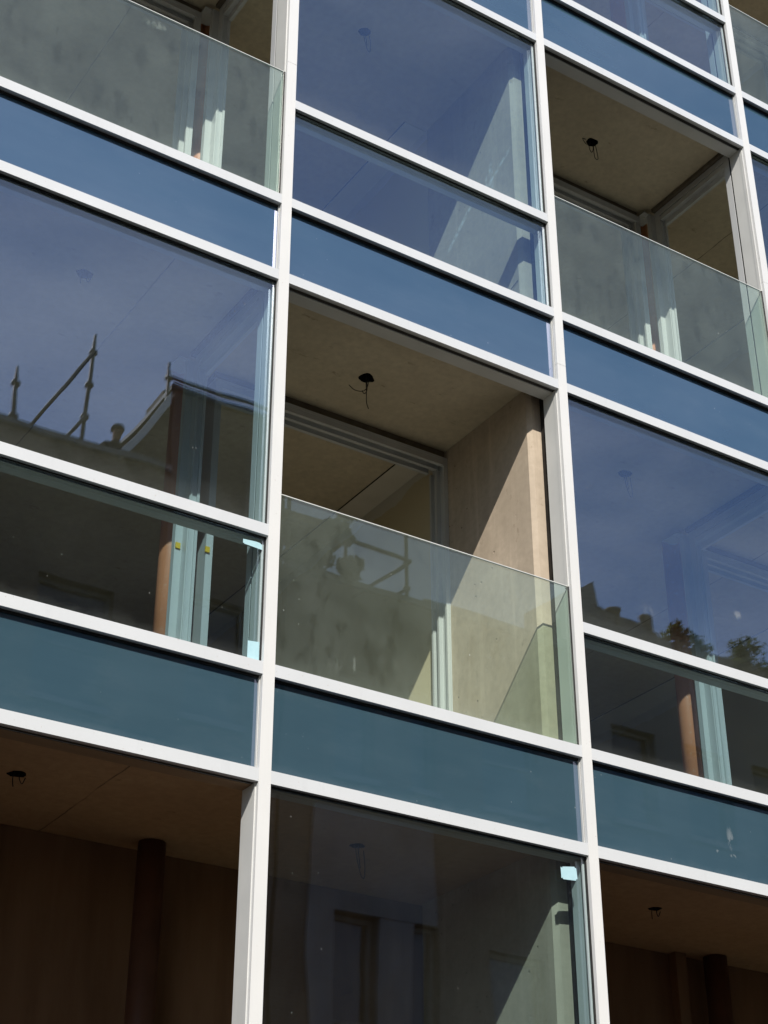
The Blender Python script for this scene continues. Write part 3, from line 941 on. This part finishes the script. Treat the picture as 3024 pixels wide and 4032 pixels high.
# tube scaffolding on the roofs
M_tube = mottled('weathered_scaffold_tube', (0.12, 0.115, 0.105), (0.075, 0.07, 0.065), 10, 0.6, 0.4, stretch=(1, 1, 0.3))
def couplers(root, x, y, zs, r=0.062):
    for z in zs:
        MB().tube([(x, y, z - 0.025 + Zf), (x, y, z + 0.025 + Zf)], r, 10).build('coupler', M_tube, root)
ys_ = YB - 0.06
sc1 = empty('roof_scaffolding', (3.0, ys_, 0), 'three scaffold poles with a diagonal brace standing on the terrace parapet', 'scaffolding', 'roof scaffolding across the street')
sc1.location = (0, 0, 0)
for x, zb, zt_, cs in ((2.49, 14.9, 15.95, (15.16, 15.68)), (3.52, 14.9, 16.89, (15.52, 16.05, 16.57)), (4.755, 13.2, 16.89, (14.35, 15.95, 16.60))):
    po = MB().tube([(x, ys_, zb + Zf), (x, ys_, zt_ - 0.14 + Zf), (x, ys_, zt_ - 0.135 + Zf), (x, ys_, zt_ + Zf)], [0.030, 0.030, 0.022, 0.022], 10).build('pole', M_tube, sc1)
    couplers(po, x, ys_, cs)
for a, b in (((3.50, 16.52), (2.71, 15.02)), ((3.50, 15.48), (3.22, 14.97))):
    MB().tube([(a[0], ys_ + 0.05, a[1] + Zf), (b[0], ys_ + 0.05, b[1] + Zf)], 0.028, 8).build('brace', M_tube, sc1)
MB().tube([(4.70, ys_ + 0.05, 16.59 + Zf), (7.6, ys_ + 0.05, 16.62 + Zf)], 0.034, 8).build('rail', M_tube, sc1)
sc2 = empty('roof_scaffolding', (0, 0, 0), 'braced scaffold pole and boarded deck rising over the low pale house', 'scaffolding', 'roof scaffolding across the street')
y2 = YB - 0.06
po = MB().tube([(8.95, y2, 13.98 + Zf), (8.95, y2, 16.4 + Zf)], 0.032, 10).build('pole', M_tube, sc2)
couplers(po, 8.95, y2, (14.30, 14.76, 15.9))
po = MB().tube([(6.86, y2, 13.98 + Zf), (6.86, y2, 16.2 + Zf)], 0.032, 10).build('pole', M_tube, sc2)
couplers(po, 6.86, y2, (14.30, 14.76, 15.9))
MB().tube([(6.86, y2 + 0.05, 14.83 + Zf), (9.0, y2 + 0.05, 14.76 + Zf)], 0.032, 8).build('rail', M_tube, sc2)
MB().tube([(8.92, y2 + 0.05, 14.70 + Zf), (7.95, y2 + 0.05, 13.82 + Zf)], 0.030, 8).build('brace', M_tube, sc2)
MB().tube([(8.92, y2 + 0.05, 14.25 + Zf), (8.50, y2 + 0.05, 13.92 + Zf)], 0.028, 8).build('brace', M_tube, sc2)
MB().box(6.55, 7.95, y2 - 0.75, y2 + 0.02, 14.86 + Zf, 15.02 + Zf).build('deck', mottled('scaffold_boards', (0.30, 0.22, 0.13), (0.22, 0.16, 0.10), 4, 0.9, 0.2, stretch=(0.4, 4, 4)), sc2)

# a person looking over the terrace parapet
def person(x, y, z0, rz, label):
    root = empty('person', (x, y, z0), label, 'person')
    root.rotation_euler = (0, 0, rz)
    J = {'pel': (0, 0, 0.93), 'wst': (0, 0.0, 1.06), 'chs': (0, 0.0, 1.28), 'nck': (0, 0.0, 1.46), 'nk2': (0, 0.012, 1.53), 'hd1': (0, 0.022, 1.60), 'hd2': (0, 0.022, 1.68), 'hd3': (0, 0.012, 1.735),
         'nos': (0, 0.112, 1.615)}
    E = [('pel', 'wst'), ('wst', 'chs'), ('chs', 'nck'), ('nck', 'nk2'), ('nk2', 'hd1'), ('hd1', 'hd2'), ('hd2', 'hd3'), ('hd1', 'nos')]
    R = {'pel': 0.135, 'wst': 0.125, 'chs': 0.145, 'nck': 0.07, 'nk2': 0.055, 'hd1': 0.075, 'hd2': 0.083, 'hd3': 0.06, 'nos': 0.012}
    for sg, n in ((1, 'r'), (-1, 'l')):
        for k, p, r in (('sh', (sg * 0.17, 0, 1.41), 0.06), ('el', (sg * 0.25, 0.06, 1.14), 0.043), ('wr', (sg * 0.16, 0.27, 1.06), 0.03), ('ha', (sg * 0.13, 0.34, 1.07), 0.032),
                        ('th', (sg * 0.095, 0.30, 1.09), 0.011),
                        ('hp', (sg * 0.095, 0, 0.86), 0.09), ('kn', (sg * 0.10, 0.02, 0.49), 0.06), ('an', (sg * 0.11, -0.01, 0.08), 0.042), ('to', (sg * 0.125, 0.16, 0.035), 0.034)):
            J[k + n] = p; R[k + n] = r
        E += [('chs', 'sh' + n), ('sh' + n, 'el' + n), ('el' + n, 'wr' + n), ('wr' + n, 'ha' + n), ('wr' + n, 'th' + n), ('pel', 'hp' + n), ('hp' + n, 'kn' + n), ('kn' + n, 'an' + n), ('an' + n, 'to' + n)]
        for q in range(4):
            J['f%d%s' % (q, n)] = (sg * (0.155 - 0.016 * q), 0.415 - 0.008 * abs(q - 1.3), 1.055); R['f%d%s' % (q, n)] = 0.008
            E.append(('ha' + n, 'f%d%s' % (q, n)))
    names = list(J)
    me = bpy.data.meshes.new('body')
    me.from_pydata([J[k] for k in names], [(names.index(a), names.index(b)) for a, b in E], [])
    o = bpy.data.objects.new('body', me)
    C.objects.link(o); o.parent = root
    m, nt, out = new_mat('dark_work_clothes')
    sep = N(nt, 'SeparateXYZ'); tc = N(nt, 'TexCoord'); nt.links.new(tc.outputs['Object'], sep.inputs[0])
    skin = rng(nt, sep.outputs['Z'], 1.475, 1.48, 0, 1)
    bsdf(nt, out, mixc(nt, skin, (0.035, 0.037, 0.045), (0.30, 0.18, 0.125)), 0.8, 0.2)
    me.materials.append(m)
    sk = o.modifiers.new('skin', 'SKIN')
    for i, k in enumerate(names):
        me.skin_vertices[0].data[i].radius = (R[k], R[k] * 0.85)
        me.skin_vertices[0].data[i].use_root = (k == 'pel')
    o.modifiers.new('sub', 'SUBSURF').levels = 2
    cap = MB()
    for k in range(5):
        pass
    cap.tube([(0, 0.018, 1.665), (0, 0.018, 1.70), (0, 0.014, 1.74), (0, 0.01, 1.772), (0, 0.01, 1.782)], [0.098, 0.100, 0.088, 0.05, 0.01], 16)
    cap.build('woollen_hat', mottled('dark_wool', (0.03, 0.03, 0.035), (0.05, 0.05, 0.05), 40, 0.95, 0.1), root)
    for sg in (-1, 1):
        MB().tube([(sg * 0.031, 0.098, 1.64), (sg * 0.031, 0.106, 1.64)], 0.007, 8).build('eye', M_gasket, root)
person(4.245, YB - 0.62, P - 0.90, 0.0, 'person in dark clothes and hat behind the terrace parapet across the street')

# roof-garden trees and shrubs
def leaf_mat(name, a, b):
    m, nt, out = new_mat(name)
    oi = N(nt, 'TexCoord')
    f = rng(nt, noise(nt, coords(nt), 5.0, 3), 0.3, 0.7, 0, 1)
    p = bsdf(nt, None, mixc(nt, f, a, b), 0.55, 0.3)
    tr = N(nt, 'BsdfTranslucent'); tr.inputs['Color'].default_value = (b[0] * 1.4, b[1] * 1.5, b[2], 1)
    mx = N(nt, 'MixShader'); mx.inputs[0].default_value = 0.35
    nt.links.new(p.outputs[0], mx.inputs[1]); nt.links.new(tr.outputs[0], mx.inputs[2])
    nt.links.new(mx.outputs[0], out.inputs['Surface'])
    return m
M_leaf = leaf_mat('tree_leaves', (0.04, 0.058, 0.02), (0.085, 0.095, 0.03))
M_bark = mottled('tree_bark', (0.10, 0.075, 0.05), (0.06, 0.045, 0.03), 8, 0.9, 0.2, stretch=(1, 1, 0.2))
def tree(x, y, z0, z_lo, z_hi, rx, label, n, seed, name='street_tree', leaf=0.055):
    rnd = random.Random(seed)
    root = empty(name, (x, y, z0), label, 'shrub', 'shrubs on the roofs opposite')
    t = MB()
    hh = z_hi - z0
    t.tube([(0, 0, 0), (rnd.uniform(-.05, .05), 0, hh * 0.4), (rnd.uniform(-.1, .1), rnd.uniform(-.1, .1), hh * 0.9)], [0.03 + hh * 0.010, 0.02 + hh * 0.006, 0.012], 8)
    blobs = []
    for k in range(13):
        a = rnd.uniform(0, 2 * math.pi)
        q = rnd.uniform(0.15, 1.0)
        zz = rnd.uniform(z_lo, z_hi) - z0
        sh = math.sqrt(max(0.08, 1 - ((zz + z0 - (z_lo + z_hi) / 2) / ((z_hi - z_lo) / 2)) ** 2))
        c = Vector((math.cos(a) * rx * q * sh, math.sin(a) * rx * q * sh * 0.8, zz))
        blobs.append((c, rnd.uniform(0.22, 0.42) * rx))
        t.tube([(0, 0, max(0.1, zz - rx * 0.6)), tuple(c * 0.6 + Vector((0, 0, zz * 0.4 - rx * 0.15))), tuple(c)], [0.03, 0.02, 0.007], 5)
    t.build('trunk', M_bark, root)
    bm = bmesh.new()
    for _ in range(n):
        c, r = rnd.choice(blobs)
        d = Vector((rnd.gauss(0, 1), rnd.gauss(0, 1), rnd.gauss(0, 1))).normalized() * r * rnd.uniform(0.1, 1.45) ** 0.7
        p = c + d
        u = Vector((rnd.gauss(0, 1), rnd.gauss(0, 1), rnd.gauss(0, 1))).normalized()
        v = u.orthogonal().normalized()
        L = leaf * rnd.uniform(0.7, 1.4)
        bm.faces.new([bm.verts.new(p - u * L), bm.verts.new(p + v * L * 0.4), bm.verts.new(p + u * L), bm.verts.new(p - v * L * 0.4)])
    mb = MB(); mb.bm.free(); mb.bm = bm
    mb.build('crown', M_leaf, root)
yt = YB - 0.9
zr = 13.98 + Zf
tree(7.22, YB - 0.02, zr + 0.10, zr + 0.02, 14.42 + Zf, 0.36, 'bushy roof plant beside the gabled house', 2200, 3, 'roof_shrub', 0.05)
tree(7.80, YB + 0.02, zr + 0.10, zr + 0.05, 15.35 + Zf, 0.30, 'tall dark roof plant under the scaffold deck', 2600, 5, 'roof_shrub', 0.055)
zr = 14.78 + Zf
tree(14.45, YB + 0.02, zr + 0.002, 14.60 + Zf, 15.14 + Zf, 0.30, 'spiky roof-garden shrub right of the chimney pots', 300, 8, 'roof_shrub', 0.06)
tree(14.90, YB + 0.02, zr + 0.002, 14.50 + Zf, 14.95 + Zf, 0.34, 'lower roof-garden shrub between the spiky one and the broad one', 420, 9, 'roof_shrub', 0.045)
tree(15.85, YB + 0.02, zr + 0.002, 14.45 + Zf, 15.08 + Zf, 0.62, 'broad rounded roof-garden shrub over the grey house', 1300, 12, 'roof_shrub', 0.042)
tree(16.75, YB + 0.02, zr + 0.002, 14.45 + Zf, 15.00 + Zf, 0.50, 'rightmost roof-garden shrub over the grey house', 1000, 13, 'roof_shrub', 0.042)

# overhead lines along the far pavement
for k, (za, zb_, r) in enumerate(((10.28, 9.98, 0.016), (10.10, 9.86, 0.022), (9.96, 9.72, 0.012))):
    y = YB + 1.6
    sc_ = 0.93
    pts = []
    for t in range(21):
        u = t / 20
        x = -14 + 40 * u
        z = za + (zb_ - za) * ((x - 6.7) / 1.9) * 0.25 - 0.9 - 0.22
        z += 0.0006 * (x - 7) ** 2
        pts.append((x, y + 0.18 * k, z))
    o = MB().tube(pts, r, 6).build('overhead_cable', M_wire)
    tag(o, ['thin upper overhead cable crossing in front of the pale house', 'thick middle overhead cable crossing in front of the pale house', 'thin lower overhead cable crossing in front of the pale house'][k], 'cable', 'overhead cables in the street')
